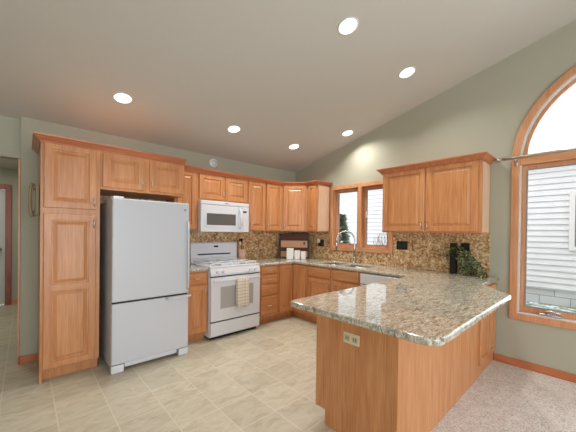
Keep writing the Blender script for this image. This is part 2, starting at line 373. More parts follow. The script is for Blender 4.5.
# back wall of the dining end with assumed patio window openings, and far side wall
wf = sheet('wall_front', [[(-6.5, -.05), (.15, -.05), (.15, ceil_z(-8.3)+.05), (-6.5, ceil_z(-8.3)+.05)], rect(-5.3, -1.3, .1, 2.4)], .12, 0, M['wall'], XZ(-8.42)); struct(wf)
wl = sheet('wall_left', [[(0.1, -.05), (.1, Z0+.02), (RY, ceil_z(RY)+.03), (-8.3, ceil_z(-8.3)+.03), (-8.3, -.05)], rect(-7.0, -4.2, .4, 2.35)], .12, 0, M['wall'], YZ(-6.5)); struct(wl)
def bpath(nm, x0, x1, y0, y1, m): struct(obj(nm, bx(x0, x1, y0, y1, 0, .082, .004), m))
bpath('baseboard_right', -.014, 0, -8.28, -3.168, CROWNY)
bpath('baseboard_back', -3.825, -3.692, -.014, 0, CROWN)
bpath('baseboard_corner', -3.84, -3.826, 0, .12, CROWNY)
bpath('baseboard_hall', -3.96, -3.72, 3.236, 3.25, TRIMX)
# corner casing of the hall opening
tb = bmesh.new(); box(tb, -3.842, -3.8255, -.012, .13, .083, 2.075, .003)
struct(obj('trim_1', tb, TRIM))
# ---- window 1 over the sink
def window(name, casing_loops, x, panes, extra=None):
    r = bpy.data.objects.new(name, None); C.objects.link(r); r.location = (0, sum(p[0] for p in casing_loops[0])/len(casing_loops[0]), casing_loops[0][0][1]); struct(r)
    c = loc(sheet('casing', casing_loops, .022, .004, TRIM, YZ(-.022)), r); c.parent = r
    return r
w1 = window('window_1', [rect(-1.985, -.875, 1.085, 2.135), rect(-1.925, -1.475, 1.145, 2.075), rect(-1.41, -.935, 1.145, 2.075)], 0, None)
def part(name, o, root): o.name = name; loc(o, root); o.parent = root; return o
for (a0, a1) in ((-1.935, -1.46), (-1.425, -.925)):
    j = bmesh.new()   # jamb liner boards
    box(j, 0, .13, a0, a0+.012, 1.135, 2.085); box(j, 0, .13, a1-.012, a1, 1.135, 2.085)
    box(j, 0, .13, a0+.012, a1-.012, 1.135, 1.148); box(j, 0, .13, a0+.012, a1-.012, 2.072, 2.085)
    part('jamb', obj('jamb', j, TRIM), w1)
    s0, s1 = a0+.014, a1-.014
    s = part('sash', sheet('sash', [rect(s0, s1, 1.15, 2.07), rect(s0+.05, s1-.05, 1.195, 2.025)], .035, .003, TRIM, YZ(.05)), w1)
    g = part('glazing_bead', sheet('glazing_bead', [rect(s0+.046, s1-.046, 1.191, 2.029), rect(s0+.056, s1-.056, 1.201, 2.019)], .01, .002, M['grey'], YZ(.046)), w1)
    part('pane', obj('pane', bx(.065, .069, s0+.045, s1-.045, 1.19, 2.03), M['glass']), w1)
m = bmesh.new(); box(m, .0, .13, -1.46, -1.425, 1.135, 2.085); part('mullion', obj('mullion', m, TRIM), w1)
m = bmesh.new(); box(m, .03, .05, -1.545, -1.52, 1.60, 1.66, .004); box(m, .02, .04, -1.54, -1.53, 1.62, 1.70, .003); part('window_latch', obj('window_latch', m, M['vinylw']), w1)
# ---- window 2 arched
w2 = window('window_2', [arch(RO, .495), arch(RO-.065, .56)], 0, None)
def archband(name, ro, ri, x0, t, mat, zb=ZS+.04, bev=.003):
    n = 44; lo = [(YC+ro*math.cos(a), ZS+ro*math.sin(a)) for a in [math.asin((zb-ZS)/ro)+(PI-2*math.asin((zb-ZS)/ro))*k/n for k in range(n+1)]]
    li = [(YC+ri*math.cos(a), ZS+ri*math.sin(a)) for a in [math.asin((zb-ZS)/ri)+(PI-2*math.asin((zb-ZS)/ri))*k/n for k in range(n+1)]]
    return part(name, sheet(name, [lo+li[::-1]], t, bev, mat, YZ(x0)), w2)
part('transom_rail', obj('transom_rail', bx(-.012, .13, YC-.885, YC+.885, ZS-.045, ZS+.04, .005), TRIMY), w2)
archband('arch_jamb', .885, .865, .0, .13, M['vinylw'], ZS+.04, 0)
archband('arch_sash', .864, .832, .03, .05, TRIM)
lo = arch(.837, ZS+.04)
part('arch_pane', sheet('arch_pane', [[(a, max(b, ZS+.042)) for a, b in lo[1:-1]]], .004, 0, M['glass'], YZ(.06)), w2)
jb = bmesh.new()
for a0, a1 in ((YC+.873, YC+.885), (YC-.885, YC-.873), (YC-.012, YC+.012)): box(jb, 0, .13, a0, a1, .56, ZS-.045)
box(jb, 0, .13, YC-.873, YC+.873, .56, .575)
part('jamb', obj('jamb', jb, M['vinylw']), w2)
for s0, s1 in ((YC+.014, YC+.871), (YC-.871, YC-.014)):
    part('sash', sheet('sash', [rect(s0, s1, .577, ZS-.047), rect(s0+.04, s1-.04, .635, ZS-.09)], .04, .003, TRIM, YZ(.045)), w2)
    part('glazing_bead', sheet('glazing_bead', [rect(s0+.037, s1-.037, .632, ZS-.087), rect(s0+.05, s1-.05, .645, ZS-.10)], .01, .002, M['grey'], YZ(.041)), w2)
    part('pane', obj('pane', bx(.063, .067, s0+.035, s1-.035, .63, ZS-.085), M['glass']), w2)
cr = bmesh.new(); box(cr, -.012, .035, YC+.55, YC+.72, .576, .600, .008); tube(cr, [(-.0, YC+.66, .60), (-.016, YC+.66, .622), (-.024, YC+.62, .632), (-.024, YC+.55, .622)], .009, 8)
part('window_crank', obj('window_crank', cr, M['chrome'], None, True), w2)

# ------------------------------------------------------------ outdoors
gr = bx(.16, 30, -30, 20, .05, .155); struct(obj('ground_yard', gr, M['frost']))
hs = thing('neighbour_house', 'white clapboard neighbouring house on grey block foundation seen through the windows', 'house', (3, -3, .155))
sd = bmesh.new(); zz = .45
while zz < 2.75:
    A = [sd.verts.new((3.0-.022, y, zz)) for y in (-11, 5)]; B = [sd.verts.new((3.0, y, zz+.1015)) for y in (-11, 5)]; D = [sd.verts.new((3.0-.0, y, zz)) for y in (-11, 5)]
    sd.faces.new((A[0], A[1], B[1], B[0])); sd.faces.new((A[0], A[1], D[1], D[0])); zz += .1015
box(sd, 3.001, 3.2, -11, 5, .42, 2.76)
part('siding', obj('siding', sd, M['siding']), hs)
part('foundation', obj('foundation', bx(3.03, 3.2, -11, 5, .155, .45), M['block']), hs)
rb = bmesh.new(); prism(rb, [(2.75, 2.72), (2.75, 2.80), (6, 4.1), (9, 2.8), (9, 2.72)], -11.3, 5.3, 'Y'); part('roof', obj('roof', rb, M['roof']), hs)
nw = part('house_window', sheet('house_window', [rect(-4.4, -3.57, 1.12, 2.12), rect(-4.33, -3.64, 1.19, 2.05)], .05, .004, M['vinylw'], YZ(2.95)), hs)
pz = part('house_window_pane', obj('house_window_pane', bx(2.97, 2.98, -4.34, -3.63, 1.18, 2.06), plain('dim_pane', srgb(120, 128, 136), .1)), hs)
random.seed(5)
ct = thing('conifer_shrub', 'small green conifer standing outside the left pane of the sink window', 'shrub', (1.35, -.02, .155))
fb = bmesh.new()
for i in range(2600):
    h = random.random()**.8*1.62; rr = .33*(1-h/1.8)+.03; a = random.random()*2*PI; q = rr*(.4+.6*random.random())
    c = Vector((q*math.cos(a), q*math.sin(a), h)); d = Vector((math.cos(a), math.sin(a), -.2+.5*random.random())).normalized()*.11; s = Vector((-math.sin(a), math.cos(a), .3))*.018
    vs = [fb.verts.new(c-s), fb.verts.new(c+d*.6-s*1.3), fb.verts.new(c+d), fb.verts.new(c+d*.6+s*1.3), fb.verts.new(c+s)]; fb.faces.new(vs)
obj('foliage', fb, M['conifer'], ct)
obj('trunk', tube(bmesh.new(), [(0, 0, 0), (0, 0, 1.6)], [.03, .006], 8), M['twig'], ct)
for k, (y, lb) in enumerate(((-1.35, 'bare twiggy bush outside the right pane of the sink window'), (-.72, 'bare twiggy bush outside just right of the small conifer'))):
    bb = bmesh.new()
    for i in range(64):
        a = random.random()*2*PI; s = .12+.22*random.random(); h = .75+.45*random.random()
        p0 = Vector((0, 0, 0)); p1 = Vector((math.cos(a)*s*.5, math.sin(a)*s*.5, h*.5)); p2 = Vector((math.cos(a)*s*1.3, math.sin(a)*s*1.3, h))
        tube(bb, [p0, p1, p2], [.009, .006, .003], 5)
        for j in range(3):
            e = p1.lerp(p2, random.random()); tube(bb, [e, e+Vector((random.uniform(-.1, .1), random.uniform(-.1, .1), .12))], [.004, .002], 4)
    o = obj('bare_bush', bb, M['twig']); o.location = (1.5+.75*k, y, .155); tag(o, lb, 'shrub')

# ------------------------------------------------------------ cabinets
def rings_panel(bm, x0, x1, z0, z1, y, rings):
    """concentric rectangles: (inset, outwards height) -> raised panel face; y = back plane, front is -y"""
    prev = None
    for ins, h in rings:
        cur = [bm.verts.new((a, y-h, b)) for a, b in ((x0+ins, z0+ins), (x1-ins, z0+ins), (x1-ins, z1-ins), (x0+ins, z1-ins))]
        if prev:
            for k in range(4): bm.faces.new((prev[k], prev[(k+1) % 4], cur[(k+1) % 4], cur[k]))
        else: bm.faces.new(cur[::-1])
        prev = cur
    bm.faces.new(prev); return bm
def door_bm(x0, x1, z0, z1, y, splits=()):
    bm = bmesh.new(); T = .02
    st = min(.055, (x1-x0)*.22); rl = min(.055, (z1-z0)*.22)
    zs = [z0]+list(splits)+[z1]
    # slab outline with a fine rounded edge, then each panel dug into the face
    xs = [x0, x0+st, x1-st, x1]
    def quad(a0, a1, b0, b1): bm.faces.new([bm.verts.new((a, y-T, b)) for a, b in ((a0, b0), (a1, b0), (a1, b1), (a0, b1))])
    e = .004
    O = [(x0, z0), (x1, z0), (x1, z1), (x0, z1)]
    B = [bm.verts.new((a, y, b)) for a, b in O]; F = [bm.verts.new((a, y-T+e, b)) for a, b in O]
    I = [bm.verts.new((a, y-T, b)) for a, b in ((x0+e, z0+e), (x1-e, z0+e), (x1-e, z1-e), (x0+e, z1-e))]
    bm.faces.new(B[::-1])
    for k in range(4): bm.faces.new((B[k], B[(k+1) % 4], F[(k+1) % 4], F[k])); bm.faces.new((F[k], F[(k+1) % 4], I[(k+1) % 4], I[k]))
    quad(x0+e, x0+st, z0+e, z1-e); quad(x1-st, x1-e, z0+e, z1-e)
    pr = [z0+e]
    for i in range(len(zs)-1):
        a = zs[i]+(rl if i == 0 else rl*.5); b = zs[i+1]-(rl if i == len(zs)-2 else rl*.5)
        quad(x0+st, x1-st, pr[-1], a); pr.append(b)
        w_ = min(x1-st-(x0+st), b-a); g = min(1, w_/.16)
        prev = None
        for ins, dh in ((0, 0), (.002*g, -.012), (.013*g, -.0125), (.042*g, -.002), (.0425*g, -.005)):
            cur = [bm.verts.new((p, y-T-dh, q)) for p, q in ((x0+st+ins, a+ins), (x1-st-ins, a+ins), (x1-st-ins, b-ins), (x0+st+ins, b-ins))]
            if prev:
                for k in range(4): bm.faces.new((prev[k], prev[(k+1) % 4], cur[(k+1) % 4], cur[k]))
            prev = cur
        bm.faces.new(prev)
    quad(x0+st, x1-st, pr[-1], z1-e)
    bmesh.ops.remove_doubles(bm, verts=bm.verts, dist=.00005)
    return bm
def drawer_bm(x0, x1, z0, z1, y):
    return rings_panel(bmesh.new(), x0, x1, z0, z1, y, ((0, 0), (0, .014), (.012, .020), (.016, .020)))
def pull(x, z, y, vertical=True, ln=.076):
    bm = bmesh.new(); h = ln/2; pts = []
    for k in range(9):
        t = -1+2*k/8; out = .026*(1-t**4)
        pts.append((x, y-out-.001, z+t*h) if vertical else (x+t*h, y-out-.001, z))
    tube(bm, pts, .0048, 8); return bm
def cabinet(name, label, cat, x, y, rz, W, D, z0, z1, fronts, toe=0, group=None, end_toe=None):
    """local frame: x to the right seen from the front, back at y=0, front at y=-D"""
    group = group or {'wall_cabinet': 'upper wall cabinets', 'base_cabinet': 'base cabinets beside the stove'}.get(name)
    r = thing(name, label, cat, (x, y, z0 if z0 > .3 else 0), rz, group)
    oz = z0 if z0 > .3 else 0
    b = bmesh.new(); g = .001
    if toe: prism(b, [(0, 0), (0, z1-oz), (-D, z1-oz), (-D, toe), (-D+.075, toe), (-D+.075, 0)], g, W-g, 'X')
    else: box(b, g, W-g, -D, 0, z0-oz, z1-oz)
    bmesh.ops.translate(b, verts=b.verts, vec=(0, 0, 0))
    obj('body', b, OAK, r)
    for f in fronts:
        if f[0] == 'door':
            _, a0, a1, b0, b1, hx, hz = f[:7]
            d = obj('door', door_bm(a0, a1, b0-oz, b1-oz, -D-.0005, f[7] if len(f) > 7 else ()), OAK, r)
            if hx is not None: obj('handle', pull(hx, hz-oz, -D-.0205), M['nickel'], d, True)
        elif f[0] == 'drawer':
            _, a0, a1, b0, b1 = f[:5]
            d = obj('drawer', drawer_bm(a0, a1, b0-oz, b1-oz, -D-.0005), OAKX, r)
            if len(f) < 6: obj('handle', pull((a0+a1)/2, (b0+b1)/2-oz, -D-.0205, False), M['nickel'], d, True)
    return r
# tall run
XP, XQ = -3.692, -3.245
pan = cabinet('pantry_cabinet', 'tall oak pantry cabinet from floor to crown left of the refrigerator', 'cabinet', XP, -.004, 0, XQ-XP, .606, 0, 2.16,
    [('door', .022, .412, 1.567, 2.148, .395, 1.64), ('door', .022, .412, .12, 1.513, .395, 1.43, (.845,))], toe=.105)
# side panels run down to the floor
obj('side_panel', prism(bmesh.new(), [(-.610, 0), (-.610, .104), (-.534, .104), (-.534, 0)], .001, .02, 'X'), OAK, pan)
X2 = -2.402
cabinet('wall_cabinet', 'oak two-door cabinet above the refrigerator', 'cabinet', XQ, -.004, 0, X2-XQ, .606, 1.775, 2.16,
    [('door', .018, .395, 1.80, 2.140, .375, 1.88), ('door', .452, .829, 1.80, 2.140, .472, 1.88)])
cabinet('wall_cabinet', 'narrow oak upper cabinet between the refrigerator and the microwave', 'cabinet', X2+.002, -.004, 0, .31, .306, 1.385, 2.16,
    [('door', .03, .272, 1.40, 2.150, .05, 1.47)])
cabinet('wall_cabinet', 'short oak two-door cabinet directly above the microwave', 'cabinet', -2.09, -.004, 0, .775, .306, 1.785, 2.16,
    [('door', .01, .385, 1.81, 2.14, .365, 1.89), ('door', .408, .768, 1.81, 2.14, .428, 1.89)])
cabinet('wall_cabinet', 'oak two-door upper cabinet between the microwave and the diagonal corner cabinet', 'cabinet', -1.313, -.004, 0, .70, .306, 1.385, 2.16,
    [('door', .032, .342, 1.40, 2.15, .06, 1.47), ('door', .370, .690, 1.40, 2.15, .388, 1.47)])
# diagonal corner
kc = thing('corner_wall_cabinet', 'oak corner upper cabinet with diagonal door above the cutting board', 'cabinet', (-.61, -.31, 1.385), -PI/4)
b = bmesh.new(); prism(b, [(-.611, -.004), (-.004, -.004), (-.004, -.611), (-.31, -.611), (-.611, -.31)], 1.385, 2.16)
o = obj('body', b, OAK, kc); o.data.transform(kc.matrix_basis.inverted())
d = obj('door', door_bm(.03, .394, .015, .765, -.0005), OAK, kc); obj('handle', pull(.055, .09, -.0205), M['nickel'], d, True)
# right wall (rotated frame: local x -> world -y)
nb = cabinet('wall_cabinet', 'narrow oak upper cabinet beside the sink window with pale side panel', 'cabinet', -.004, -.612, -PI/2, .235, .306, 1.385, 2.16,
    [('door', .045, .212, 1.40, 2.15, .19, 1.47)])
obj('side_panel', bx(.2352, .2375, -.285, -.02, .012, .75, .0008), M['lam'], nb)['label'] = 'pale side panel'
wc = cabinet('wall_cabinet', 'wide oak two-door upper cabinet right of the sink window, above the plant', 'cabinet', -.004, -1.990, -PI/2, 1.12, .306, 1.385, 2.16,
    [('door', .015, .545, 1.402, 2.150, .52, 1.47), ('door', .565, 1.085, 1.402, 2.150, .59, 1.47)])
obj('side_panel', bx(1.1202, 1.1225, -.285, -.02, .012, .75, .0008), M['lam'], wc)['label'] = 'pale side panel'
# crown mouldings
PR = [(0, 0), (.006, 0), (.010, .012), (.028, .030), (.040, .046), (.050, .050), (.052, .064), (0, .064)]
def crown(path, z, label):
    return tag(obj('crown_moulding', sweep(bmesh.new(), path, PR, z), CROWN), label, 'moulding', 'crown mouldings over the wall cabinets')
crown([(XP, -.004), (XP, -.632), (X2-.002, -.632)], 2.140, 'oak crown moulding over the pantry and refrigerator cabinets')
crown([(X2+.055, -.332), (-.60, -.332), (-.332, -.60), (-.332, -.848), (-.004, -.848)], 2.140, 'long oak crown moulding curving over the corner wall cabinets')
crown([(-.004, -1.989), (-.332, -1.989), (-.332, -3.111), (-.004, -3.111)], 2.140, 'oak crown moulding over the cabinet right of the sink window')
# base cabinets
cabinet('base_cabinet', 'narrow oak base cabinet with drawer between the refrigerator and the stove', 'cabinet', X2+.01, -.004, 0, .30, .606, 0, .872,
    [('drawer', .03, .28, .725, .855), ('door', .03, .28, .125, .70, .25, .63)], toe=.105)
cabinet('base_cabinet', 'oak four-drawer base cabinet right of the stove', 'cabinet', -1.325, -.004, 0, .393, .606, 0, .872,
    [('drawer', .07, .372, .748, .86), ('drawer', .07, .372, .612, .725), ('drawer', .07, .372, .44, .585), ('drawer', .07, .372, .145, .415)], toe=.105)
cbk = thing('corner_base_cabinet', 'oak corner base cabinet with folding doors under the white canisters', 'cabinet', (-.61, -.61, 0))
b = bmesh.new(); prism(b, [(-.93, -.004), (-.004, -.004), (-.004, -.93), (-.61, -.93), (-.61, -.61), (-.93, -.61)], .105, .872)
prism(b, [(-.93, -.004), (-.004, -.004), (-.004, -.93), (-.535, -.93), (-.535, -.535), (-.93, -.535)], 0, .105)
loc(obj('body', b, OAK, cbk), cbk)
d = obj('door', door_bm(-.905, -.634, .145, .862, -.6105), OAK, cbk); loc(d, cbk)
h = obj('handle', pull(-.655, .80, -.6305), M['nickel'], d, True); loc(h, cbk)
bb = door_bm(.634, .900, .145, .862, -.6105)
bmesh.ops.rotate(bb, verts=bb.verts, cent=(0, 0, 0), matrix=Matrix.Rotation(-PI/2, 3, 'Z')); d = obj('door', bb, OAK, cbk); loc(d, cbk)
cabinet('sink_base_cabinet', 'oak base cabinet under the sink with two false drawer fronts', 'cabinet', -.004, -.932, -PI/2, .935, .606, 0, .872,
    [('drawer', .02, .447, .72, .86, 0), ('drawer', .487, .915, .72, .86, 0), ('door', .02, .447, .145, .695, .42, .62), ('door', .487, .915, .145, .695, .515, .62)], toe=.105)
cabinet('blind_corner_cabinet', 'oak corner base cabinet between the dishwasher and the peninsula', 'cabinet', -.60, -2.4775, 0, .596, 0.684, 0, .872, [], 0)
bd = bpy.data.objects['blind_corner_cabinet']
bpy.data.objects.remove(bd.children[0]); bpy.data.objects.remove(bd)
cabinet('dining_side_cabinet', 'oak two-door base cabinet facing the carpet beside the right wall', 'cabinet', -.600, -2.478, 0, .596, .688, 0, .872,
    [('door', .025, .325, .115, .845, None, 0), ('door', .352, .58, .115, .845, None, 0)])
# peninsula
pn = thing('peninsula_cabinet', 'oak peninsula base with plain end panel and plain back panel', 'cabinet', (-2.2, -2.562, 0))
b = bmesh.new(); prism(b, [(-2.562, .108), (-2.562, .874), (-3.167, .874), (-3.167, 0), (-2.637, 0), (-2.637, .108)], -2.18, -.602, 'X'); loc(obj('body', b, OAK, pn), pn)
b = bmesh.new(); prism(b, [(-2.548, .108), (-2.548, .874), (-3.168, .874), (-3.168, 0), (-2.634, 0), (-2.634, .108)], -2.20, -2.18, 'X')
loc(obj('end_panel', b, OAK, pn), pn)
loc(obj('corner_strip', bx(-2.2035, -2.198, -2.567, -2.547, .108, .874, .001), OAK, pn), pn)
loc(obj('back_panel', bx(-2.199, -.603, -3.173, -3.168, 0, .874, .001), OAK, pn), pn)
# ------------------------------------------------------------ dishwasher
dw = thing('dishwasher', 'white dishwasher under the worktop right of the sink', 'dishwasher', (-.3, -2.17, 0))
loc(obj('body', bx(-.58, -.02, -2.468, -1.872, .02, .868, .003), M['white'], dw), dw)
dd = loc(obj('door', bx(-.628, -.582, -2.466, -1.874, .12, .72, .008), M['white'], dw), dw)
b = bmesh.new(); box(b, -.632, -.582, -2.466, -1.874, .726, .862, .008); box(b, -.640, -.630, -2.30, -2.04, .735, .765, .004); loc(obj('control_panel', b, M['white'], dw), dw)
loc(obj('kick_plate', bx(-.585, -.56, -2.466, -1.874, .0, .11, .003), M['dark'], dw), dw)
# ------------------------------------------------------------ worktops
def rnd(poly, radii, n=8):
    out = []
    for i, p in enumerate(poly):
        r = radii.get(i, 0); P_ = Vector(p)
        if not r: out.append(tuple(p)); continue
        a = (Vector(poly[i-1])-P_).normalized(); c = (Vector(poly[(i+1) % len(poly)])-P_).normalized()
        ang = a.angle(c); t = r/math.tan(ang/2); ctr = P_+(a+c).normalized()*(r/math.sin(ang/2))
        s = P_+a*t-ctr; e = P_+c*t-ctr; sa = math.atan2(s.y, s.x); da = math.atan2(e.y, e.x)-sa
        while da > PI: da -= 2*PI
        while da < -PI: da += 2*PI
        out += [(ctr.x+r*math.cos(sa+da*k/n), ctr.y+r*math.sin(sa+da*k/n)) for k in range(n+1)]
    return out
ZT = Matrix.Translation((0, 0, .8765))
poly = [(-1.328, -.006), (-.006, -.006), (-.006, -3.206), (-.653, -3.206), (-1.044, -3.493), (-2.485, -3.493), (-2.485, -2.541), (-.645, -2.541), (-.645, -.645), (-1.328, -.645)]
outer = rnd(poly, {4: .05, 5: .09, 6: .04, 7: .02, 8: .02, 3: .02})
sink_a = rnd(rect(-.535, -.155, -1.43, -1.05), {0: .06, 1: .06, 2: .06, 3: .06}); sink_b = rnd(rect(-.535, -.155, -1.85, -1.47), {0: .06, 1: .06, 2: .06, 3: .06})
wt = sheet('worktop', [outer, sink_a, sink_b], .038, .009, M['granite'], ZT)
tag(wt, 'long polished beige granite worktop wrapping the corner, sink and peninsula', 'worktop')
wt2 = sheet('worktop', [rect(-2.405, -2.092, -.645, -.006)], .038, .006, M['granite'], ZT)
tag(wt2, 'short granite worktop piece between the refrigerator and the stove', 'worktop')
# sink bowls
sk = thing('sink', 'stainless double-bowl sink set in the worktop below the window', 'sink', (-.345, -1.45, .72))
for lp in (sink_a, sink_b):
    b = bmesh.new(); cxy = Vector((sum(p[0] for p in lp)/len(lp), sum(p[1] for p in lp)/len(lp)))
    prev = None
    for s, z in ((1.03, .8755), (1.0, .8755), (.985, .75), (.93, .715), (.15, .708), (.145, .70)):
        cur = [b.verts.new((cxy.x+(p[0]-cxy.x)*s, cxy.y+(p[1]-cxy.y)*s, z)) for p in lp]
        if prev:
            for k in range(len(cur)): b.faces.new((prev[k], prev[(k+1) % len(cur)], cur[(k+1) % len(cur)], cur[k]))
        prev = cur
    b.faces.new(prev)
    loc(obj('bowl', b, M['steel'], sk, True), sk)
# cut the sink base top so that bowls have room: hollow body
for o in bpy.data.objects:
    if o.name.startswith('body') and o.parent and o.parent.name == 'sink_base_cabinet':
        bm = bmesh.new(); t = .018; W_, D_ = .935, .606
        prism(bm, [(0, 0), (0, .872), (-D_, .872), (-D_, .105), (-D_+.075, .105), (-D_+.075, 0)], .001, t, 'X')
        prism(bm, [(0, 0), (0, .872), (-D_, .872), (-D_, .105), (-D_+.075, .105), (-D_+.075, 0)], W_-t, W_-.001, 'X')
        box(bm, t, W_-t, -D_, -D_+t, .105, .872); box(bm, t, W_-t, -t, 0, .0, .872); box(bm, t, W_-t, -D_+.075, -D_+.09, 0, .105); box(bm, t, W_-t, -D_+t, -t, .105, .12)
        bmesh.ops.recalc_face_normals(bm, faces=bm.faces); bm.to_mesh(o.data); bm.free()
# backsplashes
b = bmesh.new(); box(b, -3.24, -2.41, -.007, -.0005, .02, 1.77); box(b, -2.41, -2.092, -.0065, -.0005, .9155, 1.383); box(b, -2.092, -1.316, -.0065, -.0005, .9, 1.783); box(b, -1.316, -.0065, -.0065, -.0005, .9155, 1.383)
tag(obj('backsplash', b, M['mosaic']), 'brown and tan mosaic backsplash behind the stove and canisters', 'backsplash')
b = bmesh.new(); box(b, -.0065, -.0005, -.874, -.007, .9155, 1.383); box(b, -.0065, -.0005, -1.986, -.874, .9155, 1.083); box(b, -.0065, -.0005, -3.118, -1.986, .9155, 1.383)
tag(obj('backsplash', b, M['mosaic']), 'brown and tan mosaic backsplash under the sink window and right wall cabinet', 'backsplash')
# ------------------------------------------------------------ refrigerator
FX0, FX1, FF = -3.186, -2.442, -.857
fr = thing('refrigerator', 'white bottom-freezer refrigerator between the pantry and the stove', 'refrigerator', ((FX0+FX1)/2, -.45, 0))
F = lambda n, bm, m, p=None, s=False: loc(obj(n, bm, m, p or fr, s), fr)
F('body', bx(FX0+.006, FX1-.006, -.785, -.05, .03, 1.655, .006), M['fridge'])
F('gasket', bx(FX0+.012, FX1-.012, -.799, -.785, .09, 1.65), M['dark'])
ud = F('door', bx(FX0, FX1, FF, -.80, .684, 1.676, .013), M['fridge'])
ld = F('freezer_drawer', bx(FX0, FX1, FF, -.80, .085, .668, .013), M['fridge'])
F('seam', bx(FX0+.012, FX1-.012, FF+.012, -.80, .664, .688), M['dark'])
b = bmesh.new(); pts = [(FX1-.018, FF-.002, .73), (FX1-.020, FF-.032, .77), (FX1-.022, FF-.040, 1.05), (FX1-.022, FF-.036, 1.35), (FX1-.020, FF-.022, 1.45), (FX1-.018, FF-.001, 1.48)]
tube(b, pts, .011, 10); F('handle', b, M['fridge'], ud, True)
b = bmesh.new(); tube(b, [(FX0+.50, FF-.001, .652), (FX0+.52, FF-.030, .656), (FX1-.02, FF-.036, .659), (FX1+.004, FF-.03, .660), (FX1+.004, FF+.03, .661)], .011, 10); F('handle', b, M['fridge'], ld, True)
F('badge', lathe(bmesh.new(), [(.001, 0), (.013, 0), (.013, -.003), (.001, -.0035)], (FX1-.05, FF, 1.60), 20, 'Y'), M['chrome'], ud)
b = bmesh.new(); box(b, FX0+.01, FX0+.10, -.83, -.70, 1.677, 1.697, .006); F('hinge_cover', b, M['white'])
b = bmesh.new(); box(b, FX0+.12, FX1-.12, -.825, -.79, .035, .078, .004); F('toe_grille', b, M['white'])
for x0, x1 in ((FX0+.0, FX0+.11), (FX1-.10, FX1)): F('foot_cover', bx(x0, x1, -.85, -.78, .004, .078, .006), M['white'])
for x in (FX0+.08, FX1-.08): F('roller', tube(bmesh.new(), [(x, -.12, 0.001), (x, -.12, .032)], .02, 10), M['dark'])
# ------------------------------------------------------------ stove
RX0, RX1 = -2.088, -1.332
st = thing('stove', 'white freestanding gas range under the microwave', 'stove', ((RX0+RX1)/2, -.35, 0))
S = lambda n, bm, m, p=None, s=False: loc(obj(n, bm, m, p or st, s), st)
S('body', bx(RX0+.002, RX1-.002, -.655, -.03, .03, .905, .004), M['white'])
S('cooktop', bx(RX0, RX1, -.675, -.10, .905, .925, .008), M['white'])
b = bmesh.new(); prism(b, [(-.655, .805), (-.69, .805), (-.695, .83), (-.675, .905), (-.655, .905)], RX0+.001, RX1-.001, 'X'); cp = S('control_panel', b, M['white'])
for x in (-2.0, -1.92, -1.50, -1.42):
    b = bmesh.new(); lathe(b, [(.001, 0), (.023, 0), (.021, -.022), (.018, -.026), (.001, -.027)], (x, -.689, .858), 20, 'Y'); box(b, x-.004, x+.004, -.720, -.712, .84, .876, .002); S('knob', b, M['white'], cp, False)
S('gap', bx(RX0+.006, RX1-.006, -.665, -.655, .785, .805), M['dark'])
od = S('oven_door', bx(RX0+.003, RX1-.003, -.70, -.656, .236, .787, .008), M['white'])
S('oven_window', bx(-1.955, -1.452, -.7025, -.699, .388, .666, .001), M['glassdark'], od)
b = bmesh.new(); tube(b, [(RX0+.03, -.70, .748), (RX0+.035, -.738, .75), (RX1-.035, -.738, .75), (RX1-.03, -.70, .748)], .011, 10); S('handle', b, M['white'], od, True)
S('gap', bx(RX0+.008, RX1-.008, -.68, -.656, .218, .238), M['black'])
S('storage_drawer', bx(RX0+.003, RX1-.003, -.70, -.656, .05, .220, .008), M['white'])
S('base', bx(RX0+.02, RX1-.02, -.64, -.06, .001, .03), M['black'])
b = bmesh.new(); prism(b, [(-.03, .905), (-.10, .905), (-.10, .975), (-.085, .99), (-.085, 1.19), (-.065, 1.208), (-.03, 1.208)], RX0+.004, RX1-.004, 'X'); bg_ = S('backguard', b, M['white'])
b = bmesh.new(); prism(b, [(-.0845, 1.045), (-.092, 1.045), (-.092, 1.036), (-.0845, 1.026)], RX0+.11, RX1-.12, 'X'); S('vent', b, M['black'], bg_)
S('clock_display', bx(-1.73, -1.66, -.0875, -.084, 1.135, 1.16), M['black'], bg_)
for xi, x in enumerate((-1.90, -1.52)):
    for y in (-.53, -.26):
        b = bmesh.new(); lathe(b, [(.001, .925), (.045, .925), (.045, .938), (.03, .942), (.001, .943)], (x, y, 0), 20); S('burner', b, M['grey'])
    b = bmesh.new()
    for y in (-.62, -.17): tube(b, [(x-.16, y, .952), (x+.16, y, .952)], .006, 6)
    for dx in (-.16, .0, .16): tube(b, [(x+dx, -.62, .926), (x+dx, -.62, .952), (x+dx, -.17, .952), (x+dx, -.17, .926)], .006, 6)
    tube(b, [(x-.16, -.395, .952), (x+.16, -.395, .952)], .006, 6)
    S('burner_grate', b, M['white'])
# towel
b = bmesh.new(); n = 14; rows = []
path = [(-.726, .40), (-.7265, .50), (-.727, .62), (-.7265, .72), (-.7255, .752), (-.730, .7635), (-.738, .767), (-.746, .7635), (-.7515, .752), (-.752, .70), (-.753, .60), (-.755, .50), (-.757, .43), (-.758, .385)]
for i, (y, z) in enumerate(path):
    rows.append([b.verts.new((-1.738+.175*k/n + (.012 if i < 4 else 0)*(-1), y - (.004*math.sin(k*1.4)+.004*math.sin(k*.6))*(1 if i > 8 else 0), z+(.01*math.sin(k*.5) if i in (0, 13) else 0))) for k in range(n+1)])
for A, B in zip(rows, rows[1:]):
    for k in range(n): b.faces.new((A[k], A[k+1], B[k+1], B[k]))
tw = obj('dish_towel', b, M['towel'], None, True); sm = tw.modifiers.new('thick', 'SOLIDIFY'); sm.thickness = .003; sm.offset = 0
tag(tw, 'cream plaid dish towel hanging over the oven door handle', 'towel')
